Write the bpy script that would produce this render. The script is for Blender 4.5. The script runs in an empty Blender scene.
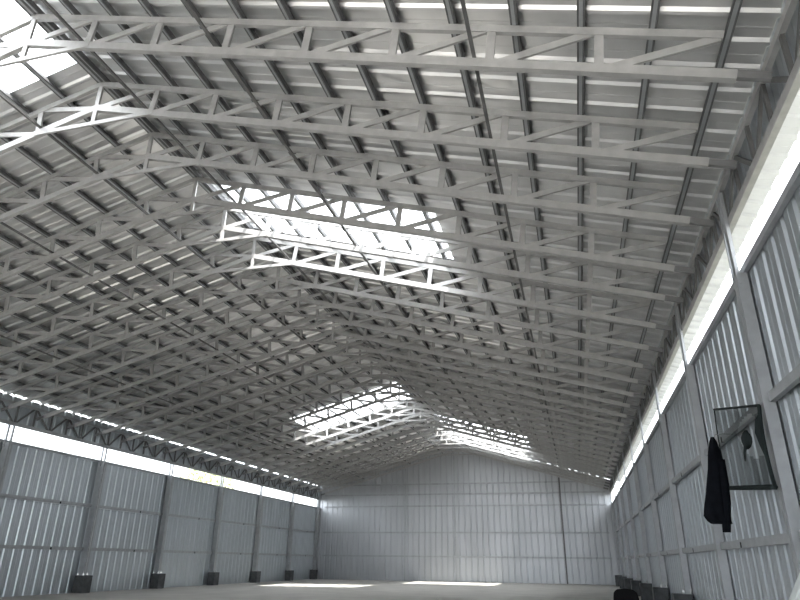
import bpy, bmesh, math, random
from mathutils import Vector, Matrix
random.seed(7)
SC = bpy.context.scene
COL = SC.collection
CH = 1.51                                   # eye height of the photographer
XL, XR, YE, Y0 = -22.55, 3.03, 56.0, -7.0   # wall planes, end wall, open front end
XC, SL = -9.45, 0.2886                      # ridge line and roof slope
ZA = 9.138 + CH                             # underside of bottom chord at the ridge
OS = 0.90                                   # roof sheet above underside of bottom chord
ZW = 4.46 + CH                              # top of the wall sheeting
def zr(x, off=0.0): return ZA + off - SL * abs(x - XC)

# ------------------------------------------------------------------ materials
def mat(name, col, metal=0.0, rough=0.5, var=0.0, scale=3.0, bump=0.0, stretch=(1, 1, 1), alt=None):
    m = bpy.data.materials.new(name); m.use_nodes = True
    nt = m.node_tree; b = nt.nodes['Principled BSDF']
    b.inputs['Base Color'].default_value = (*col, 1); b.inputs['Metallic'].default_value = metal
    b.inputs['Roughness'].default_value = rough
    if var or alt or bump:
        tc = nt.nodes.new('ShaderNodeTexCoord'); mp = nt.nodes.new('ShaderNodeMapping')
        mp.inputs['Scale'].default_value = stretch
        nz = nt.nodes.new('ShaderNodeTexNoise'); nz.inputs['Scale'].default_value = scale; nz.inputs['Detail'].default_value = 6
        nt.links.new(tc.outputs['Object'], mp.inputs['Vector']); nt.links.new(mp.outputs['Vector'], nz.inputs['Vector'])
        rp = nt.nodes.new('ShaderNodeValToRGB')
        lo = alt or tuple(max(0, c * (1 - var)) for c in col); hi = col if alt else tuple(min(1, c * (1 + var)) for c in col)
        rp.color_ramp.elements[0].position = .32; rp.color_ramp.elements[1].position = .68
        rp.color_ramp.elements[0].color = (*lo, 1); rp.color_ramp.elements[1].color = (*hi, 1)
        nt.links.new(nz.outputs['Fac'], rp.inputs['Fac']); nt.links.new(rp.outputs['Color'], b.inputs['Base Color'])
        if bump:
            bp = nt.nodes.new('ShaderNodeBump'); bp.inputs['Strength'].default_value = bump; bp.inputs['Distance'].default_value = .02
            nt.links.new(nz.outputs['Fac'], bp.inputs['Height']); nt.links.new(bp.outputs['Normal'], b.inputs['Normal'])
    return m
M = dict(
    roof=mat('galvanised_roof_sheet', (.70, .70, .705), .82, .33, .10, 1.3, .08, (1, .35, 1)),
    wall=mat('galvanised_wall_sheet', (.435, .47, .50), .74, .36, .06, .8, .03, (1, 1, .3)),
    endw=mat('galvanised_end_sheet', (.465, .482, .505), .74, .37, .10, .5, .03, (1, 1, .3)),
    steel=mat('galvanised_steel', (.42, .418, .416), .42, .45, .10, 5),
    grey=mat('grey_steel', (.37, .385, .40), .45, .45, .10, 4),
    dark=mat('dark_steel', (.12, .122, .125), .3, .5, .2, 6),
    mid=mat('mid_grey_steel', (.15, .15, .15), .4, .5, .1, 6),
    conc=mat('floor_concrete', (.50, .485, .45), 0, .55, 0, .7, .03, alt=(.40, .39, .365)),
    pier=mat('dark_concrete', (.075, .08, .085), 0, .85, .25, 5, .2),
    black=mat('black_cloth', (.006, .007, .010), 0, .95, .3, 9),
    plast=mat('black_plastic', (.004, .004, .005), 0, .6),
    bolt=mat('bright_bolt', (.8, .8, .8), .9, .25),
    sand=mat('outside_ground', (.055, .056, .045), 0, .95, .2, .5),
    bounce_apron=mat('bounce_concrete', (.50, .48, .45), 0, .8, .1, .6),
    sleeve=mat('dull_steel', (.20, .20, .205), .4, .5, .1, 6),
    bark=mat('bark', (.16, .11, .07), 0, .9, .3, 8),
    leaf=mat('leaf', (.36, .39, .22), 0, .6, .3, 3),
    pale=mat('pale_sheet', (.62, .66, .66), .25, .45, .06, 3),
    cord=mat('dark_cord', (.02, .026, .027), 0, .8),
)
for k in ('black', 'plast', 'cord'): M[k].node_tree.nodes['Principled BSDF'].inputs['Specular IOR Level'].default_value = .08
def sheer(name, col, clear, transl):
    m = bpy.data.materials.new(name); m.use_nodes = True; nt = m.node_tree
    nt.nodes.remove(nt.nodes['Principled BSDF']); out = nt.nodes['Material Output']
    tr = nt.nodes.new('ShaderNodeBsdfTransparent'); mx = nt.nodes.new('ShaderNodeMixShader'); mx.inputs[0].default_value = clear
    d = nt.nodes.new('ShaderNodeBsdfTranslucent' if transl else 'ShaderNodeBsdfDiffuse'); d.inputs['Color'].default_value = (*col, 1)
    nt.links.new(d.outputs[0], mx.inputs[1]); nt.links.new(tr.outputs[0], mx.inputs[2]); nt.links.new(mx.outputs[0], out.inputs['Surface'])
    return m
M['fibre'] = sheer('clear_roof_sheet', (.92, .94, .95), .7, True)
M['net'] = sheer('dark_netting', (.035, .05, .05), .54, False)

# ------------------------------------------------------------------ mesh helpers
class MB:
    def __init__(self): self.v = []; self.f = []; self.mi = []
    def add(self, vs, fs, mi=0):
        o = len(self.v); self.v += [tuple(p) for p in vs]
        self.f += [tuple(i + o for i in f) for f in fs]; self.mi += [mi] * len(fs)
    def box(self, lo, hi, mi=0):
        x0, y0, z0 = lo; x1, y1, z1 = hi
        self.add([(x0, y0, z0), (x1, y0, z0), (x1, y1, z0), (x0, y1, z0), (x0, y0, z1), (x1, y0, z1), (x1, y1, z1), (x0, y1, z1)],
                 [(0, 3, 2, 1), (4, 5, 6, 7), (0, 1, 5, 4), (1, 2, 6, 5), (2, 3, 7, 6), (3, 0, 4, 7)], mi)
    def extrude(self, prof, a, b, u, w, closed=True, mi=0):
        """profile points (s,t) laid out along axes u,w and swept from a to b"""
        a, b, u, w = Vector(a), Vector(b), Vector(u), Vector(w); n = len(prof)
        vs = [a + u * s + w * t for s, t in prof] + [b + u * s + w * t for s, t in prof]
        fs = [(i, (i + 1) % n, n + (i + 1) % n, n + i) for i in range(n if closed else n - 1)]
        if closed: fs += [tuple(range(n - 1, -1, -1)), tuple(range(n, 2 * n))]
        self.add(vs, fs, mi)
    def cchan(self, a, b, width, depth, out, th=.006, lip=.02, mi=0):
        """lipped C channel from a to b; web face centred on a-b, flanges run along 'out'"""
        a, b, out = Vector(a), Vector(b), Vector(out).normalized(); u = (b - a).cross(out).normalized(); h = width / 2
        p = [(-h, 0), (h, 0), (h, depth), (h - lip, depth), (h - lip, depth - th), (h - th, depth - th), (h - th, th),
             (-h + th, th), (-h + th, depth - th), (-h + lip, depth - th), (-h + lip, depth), (-h, depth)]
        n = len(p)
        vs = [a + u * s + out * t for s, t in p] + [b + u * s + out * t for s, t in p]
        fs = [(i, (i + 1) % n, n + (i + 1) % n, n + i) for i in range(n)]
        for o in (0, n):   # end caps follow the C outline
            fs += [tuple(o + i for i in q) for q in ((0, 1, 6, 7), (1, 2, 5, 6), (2, 3, 4, 5), (0, 7, 8, 11), (8, 9, 10, 11))]
        self.add(vs, fs, mi)
    def tube(self, pts, r, n=8, mi=0, cap=True):
        pts = [Vector(p) for p in pts]; rs = r if isinstance(r, (list, tuple)) else [r] * len(pts); vs = []
        for i, p in enumerate(pts):
            d = (pts[min(i + 1, len(pts) - 1)] - pts[max(i - 1, 0)]).normalized()
            a = d.cross(Vector((0, 0, 1)) if abs(d.z) < .9 else Vector((1, 0, 0))).normalized(); b = d.cross(a)
            vs += [p + (a * math.cos(t) + b * math.sin(t)) * rs[i] for t in (2 * math.pi * k / n for k in range(n))]
        fs = [(i * n + k, i * n + (k + 1) % n, (i + 1) * n + (k + 1) % n, (i + 1) * n + k) for i in range(len(pts) - 1) for k in range(n)]
        if cap: fs += [tuple(range(n - 1, -1, -1)), tuple(range((len(pts) - 1) * n, len(pts) * n))]
        self.add(vs, fs, mi)
    def build(self, name, mats, parent=None, solid=0, smooth=False, bevel=0):
        me = bpy.data.meshes.new(name); me.from_pydata(self.v, [], self.f)
        for m in (mats if isinstance(mats, (list, tuple)) else [mats]): me.materials.append(m)
        for p, k in zip(me.polygons, self.mi): p.material_index = k; p.use_smooth = smooth
        bm = bmesh.new(); bm.from_mesh(me); bmesh.ops.recalc_face_normals(bm, faces=bm.faces); bm.to_mesh(me); bm.free()
        o = bpy.data.objects.new(name, me); COL.objects.link(o)
        if parent: o.parent = parent
        if solid:
            s = o.modifiers.new('thick', 'SOLIDIFY'); s.thickness = solid; s.offset = 0
        if bevel:
            s = o.modifiers.new('bev', 'BEVEL'); s.width = bevel; s.segments = 2; s.limit_method = 'ANGLE'
        return o
def tag(o, label, cat, group=None):
    o['label'] = label; o['category'] = cat
    if group: o['group'] = group
    return o
def struct(o): o['kind'] = 'structure'; return o
def empty(name, loc=(0, 0, 0), rz=0):
    o = bpy.data.objects.new(name, None); COL.objects.link(o); o.location = loc; o.rotation_euler = (0, 0, rz); o.empty_display_size = .2; return o
def copy_tree(o, parent=None):
    c = o.copy(); COL.objects.link(c); c.parent = parent
    for ch in list(o.children): copy_tree(ch, c)
    return c
ORD = ['', 'first', 'second', 'third', 'fourth', 'fifth', 'sixth', 'seventh', 'eighth', 'ninth', 'tenth', 'eleventh', 'twelfth', 'thirteenth', 'fourteenth', 'fifteenth']

# ------------------------------------------------------------------ corrugated sheets
PITCH = .5
RIB = [(0, 0), (.17, 0), (.18, .006), (.20, .006), (.21, 0), (.36, 0), (.40, .045), (.46, .045)]
def rib_profile(a, b):
    out = []; k = math.floor(a / PITCH)
    def h(t):
        t = t % PITCH; q = RIB + [(PITCH, 0)]
        for (x0, y0), (x1, y1) in zip(q, q[1:]):
            if x0 <= t <= x1: return y0 + (y1 - y0) * (t - x0) / (x1 - x0)
        return 0
    out.append((a, h(a)))
    while k * PITCH < b:
        for t, hh in RIB:
            s = k * PITCH + t
            if a + 1e-4 < s < b - 1e-4: out.append((s, hh))
        k += 1
    out.append((b, h(b))); return out
def wall_sheet(name, x, sgn, ya, yb, z0, z1, m):
    mb = MB(); p = rib_profile(ya, yb); n = len(p)
    mb.add([(x + sgn * h, y, z0) for y, h in p] + [(x + sgn * h, y, z1) for y, h in p], [(i, i + 1, n + i + 1, n + i) for i in range(n - 1)])
    return mb.build(name, m, solid=.004)
def roof_strip(mb, side, ya, yb, d0, d1):
    p = rib_profile(ya, yb); n = len(p)
    mb.add([(XC + side * d0, y, ZA + OS + .05 - h - SL * d0) for y, h in p] + [(XC + side * d1, y, ZA + OS + .05 - h - SL * d1) for y, h in p],
           [(i, i + 1, n + i + 1, n + i) for i in range(n - 1)])

# skylight openings: (side, y0, y1, length down the slope)
SKY = [(-1, 3.0, 8.5, 6.8), (1, 13.35, 16.25, 6.7), (-1, 35.4, 39.9, 7.0), (1, 44.6, 50.4, 6.7)]
DR, DL = 13.36, 13.0
for side, dmax, nm in ((-1, DL, 'ceiling_left'), (1, DR, 'ceiling_right')):
    mb = MB(); y = Y0
    for s, a, b, d in SKY:
        if s != side: continue
        roof_strip(mb, side, y, a, 0.02, dmax); roof_strip(mb, side, a, b, d, dmax); y = b
    roof_strip(mb, side, y, YE + .25, 0.02, dmax)
    struct(mb.build(nm, M['roof'], solid=.004))
SKYL = ['bright translucent skylight sheet on the left slope over the nearest trusses',
        'large bright skylight sheet on the right slope beside the ridge, nearer of two',
        'bright skylight sheet on the left slope in the far half of the hall',
        'bright skylight sheet on the right slope close to the back wall']
for (s, a, b, d), lb in zip(SKY, SKYL):
    mb = MB(); roof_strip(mb, s, a - .02, b + .02, .03, d + .15)
    for i, v in enumerate(mb.v): mb.v[i] = (v[0], v[1], v[2] + .012)
    tag(mb.build('skylight_sheet', M['fibre']), lb, 'skylight', 'translucent roof sheets')
mb = MB(); mb.extrude([(-.3, -.055), (0, .03), (.3, -.055), (.3, -.05), (0, .036), (-.3, -.05)], (XC, Y0, ZA + OS + .09), (XC, YE + .25, ZA + OS + .09), (1, 0, 0), (0, 0, 1))
struct(mb.build('trim_1', M['roof']))     # ridge capping

# ------------------------------------------------------------------ floor, walls, ground
mb = MB(); mb.box((XL - .3, Y0, -.2), (XR + .3, YE + .3, 0)); struct(mb.build('floor', M['conc']))
mb = MB(); mb.box((-160, -120, -.4), (140, 190, -.22)); struct(mb.build('ground', M['sand']))
mb = MB(); mb.box((-40, -45, -.215), (22, Y0 - .02, -.02)); struct(mb.build('bounce_pavement', M['bounce_apron']))  # unseen pale apron, added to bounce sunlight up onto the truss fronts
struct(wall_sheet('wall_left', XL - .06, -1, Y0, YE, .0, ZW, M['wall']))
struct(wall_sheet('wall_right', XR + .03, 1, Y0, YE, .0, ZW, M['wall']))
mb = MB(); p = rib_profile(XL - .06, XR + .03); n = len(p); vs = []
for x, h in p: vs.append((x, YE + h, 0))
for x, h in p: vs.append((x, YE + h, zr(x, OS - (.02 if x < -5 else .10))))
i0 = max(i for i, (x, h) in enumerate(p) if x <= XC)
mb.add(vs, [(i, i + 1, n + i + 1, n + i) for i in range(n - 1)])
struct(mb.build('wall_back', M['endw'], solid=.004))
mb = MB(); x0, x1, dh = -14.5, 1.2, 6.2     # unseen front wall, added with its doorway placed to shape the daylight inside
for a, b, lo in ((XL - .06, x0, 0), (x0, x1, dh), (x1, XR + .03, 0)):
    q = [t for t in (a, b)] + ([XC] if a < XC < b else []); q.sort()
    for u, v in zip(q, q[1:]): mb.add([(u, Y0, lo), (v, Y0, lo), (v, Y0, zr(v, OS)), (u, Y0, zr(u, OS))], [(0, 1, 2, 3)])
struct(mb.build('wall_front', M['endw'], solid=.01))
# fascia sheets behind the eave girders
struct(wall_sheet('trim_2', XL + .10, -1, Y0, YE, 5.10 + CH, 6.26 + CH, M['wall']))
struct(wall_sheet('trim_3', XR + .03, 1, Y0, YE, 5.40 + CH, 6.44 + CH, M['wall']))
for nm, x, sg in (('trim_4', XL, 1), ('trim_5', XR, -1)):   # top rails of the walls
    mb = MB(); mb.cchan((x + sg * .06, Y0, ZW - .05), (x + sg * .06, YE, ZW - .05), .11, .08, (-sg, 0, 0)); struct(mb.build(nm, M['grey']))

# ------------------------------------------------------------------ roof trusses
TY = [7.09, 9.04, 10.89, 12.95, 14.58, 16.54] + [16.54 + 1.872 * k for k in range(1, 22)]
DRT, DLT = 12.32, 12.80
H, P14 = .72, 1.475
def at(side, d, off): return (side * d, 0, off - SL * d)      # truss space: origin under the ridge
tr = empty('roof_truss', (XC, 0, ZA))
bay = Vector((0, 1, 0))
for side, dm in ((1, DRT), (-1, DLT)):
    mb = MB(); a, b = at(side, 0, .06), at(side, dm - .38, .06); mb.cchan(a, b, .15, .095, bay); mb.build('bottom_chord', M['steel'], tr)
    mb = MB(); a, b = at(side, 0, H), at(side, dm - .42 if side > 0 else dm - .1, H); mb.cchan(a, b, .125, .075, bay); mb.build('top_chord', M['steel'], tr)
    for i in range(1, 8):
        d = P14 * i
        mb = MB(); a, b = at(side, d - .02, .06), at(side, d + .05, H - .03); mb.cchan((a[0], .012, a[2]), (b[0], .012, b[2]), .125, .05, bay, lip=.012); mb.build('web_post', M['steel'], tr)
    for i in range(0, 7):
        a, b = at(side, P14 * i + .10, .09), at(side, P14 * (i + 1) - .05, H - .02)
        mb = MB(); mb.cchan((a[0], .018, a[2]), (b[0], .018, b[2]), .115, .04, bay, lip=.012); mb.build('diagonal_brace', M['steel'], tr)
    a, b = at(side, P14 * 7 + .12, .09), at(side, P14 * 8 + .05, H - .04)
    mb = MB(); mb.cchan((a[0], .018, a[2]), (b[0], .018, b[2]), .115, .04, bay, lip=.012); mb.build('diagonal_brace', M['steel'], tr)
    mb = MB(); a, b = at(side, dm - .6, .07), at(side, dm, .07); mb.cchan((a[0], .008, a[2]), (b[0], .008, b[2]), .115, .07, bay); mb.build('end_sleeve', M['sleeve'], tr)
z = -SL * P14 + .045
mb = MB(); mb.cchan((-P14 - .06, -.012, z), (P14 + .06, -.012, z), .09, .05, bay); mb.build('collar_tie', M['steel'], tr)
mb = MB(); mb.cchan((0, .004, z - .05), (0, .004, H + .02), .10, .05, bay, lip=.012); mb.build('king_post', M['steel'], tr)
NT = len(TY)
for k, y in enumerate(TY):
    o = tr if k == 0 else copy_tree(tr)
    o.location = (XC, y, ZA)
    if k < 13: w = 'the nearest one' if k == 0 else ORD[k + 1] + ' from the near end'
    else: w = 'the last one, against the back wall' if k == NT - 1 else ORD[NT - k] + ' from the back wall'
    extra = {0: ', across the top of the view', 3: ', in front of the big skylight', 4: ', sunlit under the big skylight', 5: ', just past the big skylight'}.get(k, '')
    tag(o, 'galvanised steel lattice roof truss, ' + w + extra, 'truss', 'roof trusses spanning the hall')

# ------------------------------------------------------------------ purlins: hat sections under the sheet
def purlin_mesh():
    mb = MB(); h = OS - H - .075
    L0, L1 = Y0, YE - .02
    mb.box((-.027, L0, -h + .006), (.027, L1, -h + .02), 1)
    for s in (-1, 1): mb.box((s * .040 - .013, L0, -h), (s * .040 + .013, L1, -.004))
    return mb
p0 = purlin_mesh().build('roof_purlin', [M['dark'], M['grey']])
first = True
for side, nm, cnt in ((1, 'right', 14), (-1, 'left', 14)):
    for i in range(cnt):
        d = .085 + .917 * i
        o = p0 if first else p0.copy()
        if not first: COL.objects.link(o)
        first = False
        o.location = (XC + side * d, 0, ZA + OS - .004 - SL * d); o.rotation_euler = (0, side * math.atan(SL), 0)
        w = 'nearest the ridge' if i == 0 else ('lowest, by the eave' if i == cnt - 1 else ORD[i + 1] + ' down from the ridge')
        tag(o, f'dark steel roof purlin running lengthwise under the {nm} slope, {w}', 'purlin', 'purlins under the roof sheets')

# longitudinal bracing angles on the bottom chords
rods = [(1, 1.30, 'right of and closest to the ridge'), (1, 4.24, 'midway down the right slope'), (1, 8.62, 'the one nearest the right wall'),
        (-1, 1.40, 'left of and closest to the ridge'), (-1, 4.37, 'midway down the left slope'), (-1, 8.62, 'the one nearest the left wall')]
r0 = None
for side, d, w in rods:
    if r0 is None:
        mb = MB(); mb.cchan((0, Y0 + 9, 0), (0, YE - .3, 0), .055, .04, (0, 0, 1), lip=.01)
        r0 = o = mb.build('bracing_rod', M['mid'])
    else:
        o = r0.copy(); COL.objects.link(o)
    o.location = (XC + side * d, 0, zr(XC + d, .16))
    tag(o, f'long thin steel tie rod running through the trusses, {w}', 'rod', 'lengthwise tie rods under the trusses')

# ------------------------------------------------------------------ columns, pedestals, girts, eave girders
LYS = [27.0 + 5.8 * n for n in range(-2, 5)] + [55.75]
RYS = [10.35, 15.65] + [21.15 + 5.42 * n for n in range(0, 7)]
PH = .74
def make_column(side, gz):
    # local x grows away from the wall
    s = -side; t = empty('steel_column'); W = .30 if side < 0 else .17
    mb = MB(); mb.box((0, -.15, PH), (s * (W + .06), .15, PH + .02)); bp = mb.build('base_plate', M['grey'], t)
    for bx in (.03, W + .03):
        for by in (-.13, .13):
            mb = MB(); mb.tube([(s * bx, by, PH + .02), (s * bx, by, PH + .11)], .018, 6); mb.tube([(s * bx, by, PH + .02), (s * bx, by, PH + .05)], .034, 6)
            mb.build('anchor_bolt', M['bolt'], bp)
    for q in (-1, 1):
        mb = MB(); mb.cchan((s * W / 2, q * .11, PH + .02), (s * W / 2, q * .11, ZW - .1), W, .10, (0, -q, 0), th=.01, lip=.03); mb.build('post', M['grey'], t)
    for y, w in ((-.16, .09), (.09, .09)) if side < 0 else ((-.13, .15), (.10, .04)):
        a, b, zt = (.05, .13, gz) if side < 0 else (.115, .168, gz + .62)
        mb = MB(); mb.box((s * a, y, ZW - .3), (s * b, y + w, zt)); mb.build('stub_post', M['grey'], t)
    return t
mb = MB(); mb.box((-.25, -.30, 0), (.25, .30, PH)); pier0 = mb.build('concrete_pedestal', M['pier'], bevel=.02); pier_used = False
def pedestal(x, y, label, grp):
    global pier_used
    o = pier0.copy() if pier_used else pier0
    if pier_used: COL.objects.link(o)
    pier_used = True; o.location = (x, y, 0); tag(o, label, 'pedestal', grp)
def girder(side, L, zb, zt):
    s = -side; t = empty('eave_girder'); m = M['steel'] if side > 0 else M['grey']
    mb = MB(); mb.cchan((0, 0, zb + .07), (0, L, zb + .07), .14, .10, (side, 0, 0)); mb.build('bottom_chord', m, t)
    mb = MB(); mb.cchan((0, 0, zt - .05), (0, L, zt - .05), .10, .08, (side, 0, 0)); mb.build('top_chord', m, t)
    n = 6; q = L / n
    for i in range(n):
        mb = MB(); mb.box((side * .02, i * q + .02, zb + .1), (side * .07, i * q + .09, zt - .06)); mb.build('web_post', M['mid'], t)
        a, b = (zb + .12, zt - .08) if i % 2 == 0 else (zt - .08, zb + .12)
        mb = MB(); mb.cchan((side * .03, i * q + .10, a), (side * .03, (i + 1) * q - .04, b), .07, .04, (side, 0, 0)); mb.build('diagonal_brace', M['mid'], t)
    return t
def girt(L, side):
    mb = MB(); mb.cchan((0, .0, 0), (0, L, 0), .14, .09, (side, 0, 0)); return mb.build('wall_girt', M['grey'])
for side, nm, ys, xw in ((-1, 'left', LYS, XL), (1, 'right', RYS, XR)):
    zb, zt = ((5.06 + CH, 6.02 + CH) if side < 0 else (5.22 + CH, 6.08 + CH))
    col0 = make_column(side, zb + .02); N = len(ys)
    for i, y in enumerate(ys):
        c = col0 if i == 0 else copy_tree(col0); c.location = (xw - side * .0, y, 0)
        k = N - i
        w = 'in the back corner' if k == 1 else ('foremost, beside the dark netting' if (side > 0 and i == 0) else f'{ORD[k]} from the back wall')
        tag(c, f'grey steel wall column on the {nm} wall, {w}', 'column', f'columns of the {nm} wall')
        pedestal(xw - side * .27, y - (.42 if k == 1 else 0), f'dark concrete pedestal under a column of the {nm} wall, {w}', f'pedestals of the {nm} wall')
    # bays
    yy = ([ys[0] - 5.8] + ys) if side < 0 else ([ys[0] - 5.4] + ys + [YE])
    B = len(yy) - 1
    for j in range(B):
        a, b = yy[j], yy[j + 1]; k = B - j
        w = 'bay against the back wall' if k == 1 else f'{ORD[k]} bay from the back wall'
        g = girder(side, b - a - .01, zb, zt); g.location = ((XL + .22) if side < 0 else xw - .11, a, 0)
        tag(g, f'steel lattice eave girder on top of the {nm} wall, {w}', 'girder', f'eave girders of the {nm} wall')
        for z, rw in ((2.30 + CH, 'upper'), (.40 + CH - (.03), 'lower')):
            e0, e1 = a + .17, b - .17
            if e1 - e0 < .5: continue
            o = girt(e1 - e0, side); o.location = (xw - side * .10, e0, z)
            tag(o, f'horizontal grey girt on the {nm} wall, {rw} row, {w}', 'girt', f'girts of the {nm} wall')
            mb = MB(); mb.box((-side * .004, .0, -.05), (side * .05, .09, .05)); mb.build('end_shade_block', M['plast'], o).location = (0, (e1 - e0) * .62, -.02)  # black block standing in for the shade inside an open channel
# back wall girts and posts
for z, w in ((.40, 'lowest'), (2.30, 'second from the floor'), (4.46, 'third from the floor'), (5.44, 'second from the top'), (6.30, 'topmost')):
    z += CH; dx = min(12.4, (ZA + .7 - z) / SL - .5)
    a, b = max(XL + .45, XC - dx), min(XR - .45, XC + dx)
    mb = MB(); mb.cchan((a, YE - .10, z), (b, YE - .10, z), .13, .08, (0, 1, 0)); tag(mb.build('wall_girt', M['grey']), f'horizontal grey girt across the back wall, {w}', 'girt', 'girts of the back wall')
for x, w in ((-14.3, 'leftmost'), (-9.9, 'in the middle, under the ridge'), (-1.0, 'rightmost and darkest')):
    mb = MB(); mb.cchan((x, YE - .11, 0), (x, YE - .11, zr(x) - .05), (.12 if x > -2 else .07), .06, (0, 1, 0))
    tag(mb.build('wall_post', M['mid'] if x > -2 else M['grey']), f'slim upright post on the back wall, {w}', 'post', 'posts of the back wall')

# ------------------------------------------------------------------ netting and coat on the right wall
def poly_in(p, poly):
    r = False; j = len(poly) - 1
    for i in range(len(poly)):
        (a, b), (c, d) = poly[i], poly[j]
        if (b > p[1]) != (d > p[1]) and p[0] < (c - a) * (p[1] - b) / (d - b) + a: r = not r
        j = i
    return r
NX = 2.84
K = NX / 2.8
TLn, TRn, BRn, BLn = [(y * K, z * K + CH) for y, z in ((12.98, 2.74), (10.11, 2.17), (10.14, 1.02), (12.9, 1.29))]
def npt(u, v, o=0):   # u 0 far..1 near, v 0 top..1 bottom
    t = [TLn[i] * (1 - u) + TRn[i] * u for i in (0, 1)]; b = [BLn[i] * (1 - u) + BRn[i] * u for i in (0, 1)]
    y, z = (t[i] * (1 - v) + b[i] * v for i in (0, 1))
    sag = .03 * math.sin(u * 9) * v + .05 * math.sin(math.pi * v)
    return (NX - .03 - sag * .6 - o, y, z)
torn = [(.46, .34), (.60, .18), (.80, .08), (.93, .16), (.90, .34), (.97, .50), (.95, .62), (.78, .66), (.62, .60), (.54, .48)]
net = empty('wall_net', npt(.5, 0)); ox = Vector(net.location)
mb = MB(); NU, NV = 56, 32; idx = {}
for i in range(NU + 1):
    for j in range(NV + 1): idx[i, j] = len(mb.v); mb.v.append(tuple(Vector(npt(i / NU, j / NV)) - ox))
for i in range(NU):
    for j in range(NV):
        if not poly_in(((i + .5) / NU, (j + .5) / NV), torn): mb.f.append((idx[i, j], idx[i + 1, j], idx[i + 1, j + 1], idx[i, j + 1])); mb.mi.append(0)
mb.build('netting', M['net'], net, smooth=True)
def cordpath(ps, r, name):
    mb = MB(); mb.tube([Vector(npt(u, v, .012)) - ox for u, v in ps], r, 6); mb.build(name, M['cord'], net, smooth=True)
cordpath([(k / 12, 0) for k in range(13)], .022, 'hem_cord'); cordpath([(k / 12, 1) for k in range(13)], .042, 'hem_cord')
cordpath([(1, k / 8) for k in range(9)], .028, 'side_cord'); cordpath([(0, k / 8) for k in range(9)], .012, 'side_cord')
mb = MB()   # folded, doubled net beside the tear
ring = [(.93, .18), (.99, .12), (1.0, .5), (.99, .62), (.95, .50), (.90, .34)]
mb.add([Vector(npt(u, v, .02)) - ox for u, v in ring] + [Vector(npt(u, v, .035)) - ox for u, v in ring], [tuple(range(6)), tuple(range(11, 5, -1))] + [(i, (i + 1) % 6, 6 + (i + 1) % 6, 6 + i) for i in range(6)])
mb.build('folded_edge', M['cord'], net)
mb = MB(); ctr = Vector(npt(.74, .42, .05)) - ox     # bunched knot hanging in the tear
rows = []
for a in range(7):
    th = math.pi * a / 6
    for b in range(12):
        ph = 2 * math.pi * b / 12; r = .13 * (1 + .16 * math.sin(3 * ph + a))
        rows.append(ctr + Vector((r * .35 * math.sin(th) * math.cos(ph), 2.0 * r * math.sin(th) * math.sin(ph), r * math.cos(th))))
mb.add(rows, [(a * 12 + b, a * 12 + (b + 1) % 12, (a + 1) * 12 + (b + 1) % 12, (a + 1) * 12 + b) for a in range(6) for b in range(12)])
mb.tube([ctr + Vector((0, .12, -.08)), ctr + Vector((-.01, .24, -.17)), ctr + Vector((0, .34, -.28))], [.03, .02, .01], 6)
mb.build('knot', M['cord'], net, smooth=True)
tag(net, 'dark sheer net with cord edges and a torn hole, hung on the right wall', 'net')

coat = empty('hanging_coat', (2.60, 12.55, 0)); LEAN = .17
def loft(secs, name, parent, m, n=26):
    mb = MB()
    for (cx, cy, z, rx, ry, amp) in secs:
        for k in range(n):
            t = 2 * math.pi * k / n; w = 1 + amp * math.sin(5 * t + z * 3) + amp * .5 * math.sin(9 * t)
            mb.v.append((cx - .03 - LEAN * (3.66 - z) / 1.4 + rx * w * math.cos(t), cy + ry * w * math.sin(t), z))
    for a in range(len(secs) - 1):
        for k in range(n): mb.f.append((a * n + k, a * n + (k + 1) % n, (a + 1) * n + (k + 1) % n, (a + 1) * n + k)); mb.mi.append(0)
    mb.f += [tuple(range(n)), tuple(range((len(secs) - 1) * n, len(secs) * n))]; mb.mi += [0, 0]
    return mb.build(name, m, parent, smooth=True)
loft([(-.02, 0, 3.66, .025, .03, 0), (-.01, 0, 3.58, .06, .05, .05), (.0, 0, 3.40, .10, .07, .08), (.01, 0, 3.1, .13, .09, .10), (.0, 0, 2.75, .165, .10, .12), (-.01, 0, 2.45, .185, .11, .13), (.0, 0, 2.30, .195, .11, .14), (.03, 0, 2.22, .17, .10, .14), (.07, 0, 2.17, .15, .08, .14)], 'coat_body', coat, M['black'])
loft([(.10, -.05, 3.25, .06, .05, .05), (.12, -.06, 2.9, .075, .06, .08), (.14, -.06, 2.5, .075, .06, .1), (.13, -.06, 2.2, .065, .055, .1), (.13, -.06, 2.03, .06, .05, .1)], 'sleeve', coat, M['black'])
mb = MB(); mb.tube([(.30, 0, 3.70), (.15, 0, 3.71), (.0, 0, 3.70), (-.02, 0, 3.66), (-.02, 0, 3.62)], .009, 6); mb.build('hook', M['bolt'], coat)
tag(coat, 'black coat hanging from the right wall beside the dark net', 'coat')

# ------------------------------------------------------------------ black chair and leaning sheet by the right wall
ch = empty('chair', (.93, 15.0, 0), math.radians(165)); ch.scale = (1.05, 1.05, 1.05)
def rbox(name, pts, t, bev=.02):     # slab from outline in local x,z, thickness along y
    mb = MB(); n = len(pts)
    mb.add([(x, y - t / 2, z) for x, y, z in pts] + [(x, y + t / 2, z) for x, y, z in pts], [tuple(range(n)), tuple(range(2 * n - 1, n - 1, -1))] + [(i, (i + 1) % n, n + (i + 1) % n, n + i) for i in range(n)])
    return mb.build(name, M['plast'], ch, bevel=bev)
out = [(-.23, .2, .50), (.23, .2, .50), (.245, .24, .80), (.22, .26, .93), (.15, .27, .985), (0, .27, 1.0), (-.15, .27, .985), (-.22, .26, .93), (-.245, .24, .80)]
rbox('backrest', out, .035)
mb = MB(); mb.box((-.24, -.24, .43), (.24, .22, .475)); mb.build('seat', M['plast'], ch, bevel=.02)
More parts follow.
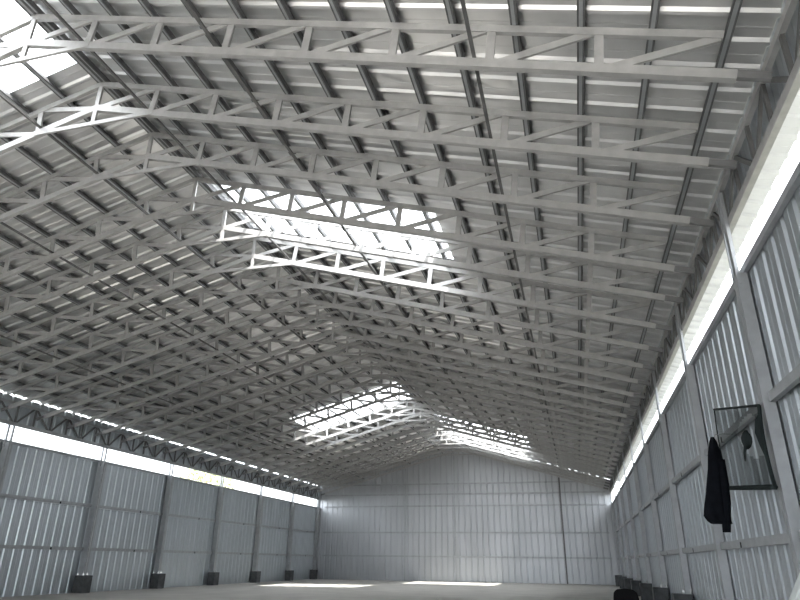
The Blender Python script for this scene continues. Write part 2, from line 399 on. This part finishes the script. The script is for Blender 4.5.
for sx in (-1, 1):
    for sy in (-1, 1):
        mb = MB(); mb.tube([(sx * .20, sy * .19, .44), (sx * .24, sy * .25, 0)], [.028, .02], 8); mb.build('leg', M['plast'], ch)
    mb = MB(); mb.tube([(sx * .25, .23, .70), (sx * .28, .05, .70), (sx * .28, -.16, .68), (sx * .26, -.22, .60), (sx * .23, -.2, .45)], .02, 8); mb.build('armrest', M['plast'], ch)
tag(ch, 'black plastic chair with rounded back on the floor by the right wall', 'chair')
ls = empty('leaning_sheet', (1.095, 7.0, 0))
pr = rib_profile(0, 1.45); n = len(pr); mb = MB()
for q in ((0, 0, 0), (1.80, 0, 3.05)): mb.v += [(q[0] + h * .8, q[1] - y, q[2] - h * .4) for y, h in pr]
mb.f += [(i, i + 1, n + i + 1, n + i) for i in range(n - 1)]; mb.mi += [0] * (n - 1)
mb.build('sheet', M['pale'], ls, solid=.004)
tag(ls, 'pale grey metal sheet leaning against the right wall at the bottom corner', 'sheet')

# ------------------------------------------------------------------ tree seen through the left gap
def tree(x, y, h, r, label):
    t = empty('tree', (x, y, -.22))
    mb = MB(); mb.tube([(0, 0, 0), (.1, 0, h * .3), (0, .1, h * .6), (.1, 0, h * .8)], [.25, .2, .14, .06], 8); mb.build('trunk', M['bark'], t, smooth=True)
    mb = MB()
    for _ in range(2600):
        d = Vector((random.gauss(0, 1), random.gauss(0, 1), random.gauss(0, 1))).normalized() * r * random.uniform(.45, 1) ** .6
        c = Vector((0, 0, h * .72)) + Vector((d.x, d.y, d.z * .8)); s = random.uniform(.10, .2)
        u = Vector((random.gauss(0, 1), random.gauss(0, 1), random.gauss(0, 1))).normalized(); w = u.orthogonal().normalized()
        mb.add([c - u * s, c + w * s * .5, c + u * s, c - w * s * .5], [(0, 1, 2, 3)])
    mb.build('crown', M['leaf'], t); tag(t, label, 'tree', 'trees outside the left wall')
tree(-31.2, 51.0, 10.2, 2.7, 'green leafy tree outside, seen through the gap above the left wall')

# ------------------------------------------------------------------ light, camera
w = bpy.data.worlds.new('sky'); SC.world = w; w.use_nodes = True
bg = w.node_tree.nodes['Background']; bg.inputs['Color'].default_value = (.90, .95, 1.0, 1); bg.inputs['Strength'].default_value = 1.0
sd = bpy.data.lights.new('sun', 'SUN'); sd.energy = 5.0; sd.angle = math.radians(.6); sd.color = (1, .97, .92)
so = bpy.data.objects.new('sun', sd); COL.objects.link(so)
so.rotation_euler = Vector((-.33, .42, -1)).to_track_quat('-Z', 'Y').to_euler()
f, p_, y_, r_ = 626.33, 0.39520, 0.26207, 0.01209
FWD = Vector((math.sin(-y_) * math.cos(p_), math.cos(y_) * math.cos(p_), math.sin(p_)))
r0_ = FWD.cross(Vector((0, 0, 1))).normalized(); u0_ = r0_.cross(FWD)
RI = r0_ * math.cos(r_) + u0_ * math.sin(r_); UP = u0_ * math.cos(r_) - r0_ * math.sin(r_)
cd = bpy.data.cameras.new('camera'); co = bpy.data.objects.new('camera', cd); COL.objects.link(co)
cd.sensor_fit = 'HORIZONTAL'; cd.sensor_width = 36; cd.lens = 36 * f / 800; cd.clip_end = 500
co.matrix_world = Matrix(((RI.x, UP.x, -FWD.x, 0), (RI.y, UP.y, -FWD.y, 0), (RI.z, UP.z, -FWD.z, CH), (0, 0, 0, 1)))
SC.camera = co
SC.view_settings.view_transform = 'Standard'; SC.view_settings.look = 'None'; SC.view_settings.gamma = 1; SC.view_settings.use_curve_mapping = False
SC.view_settings.exposure = 2.5
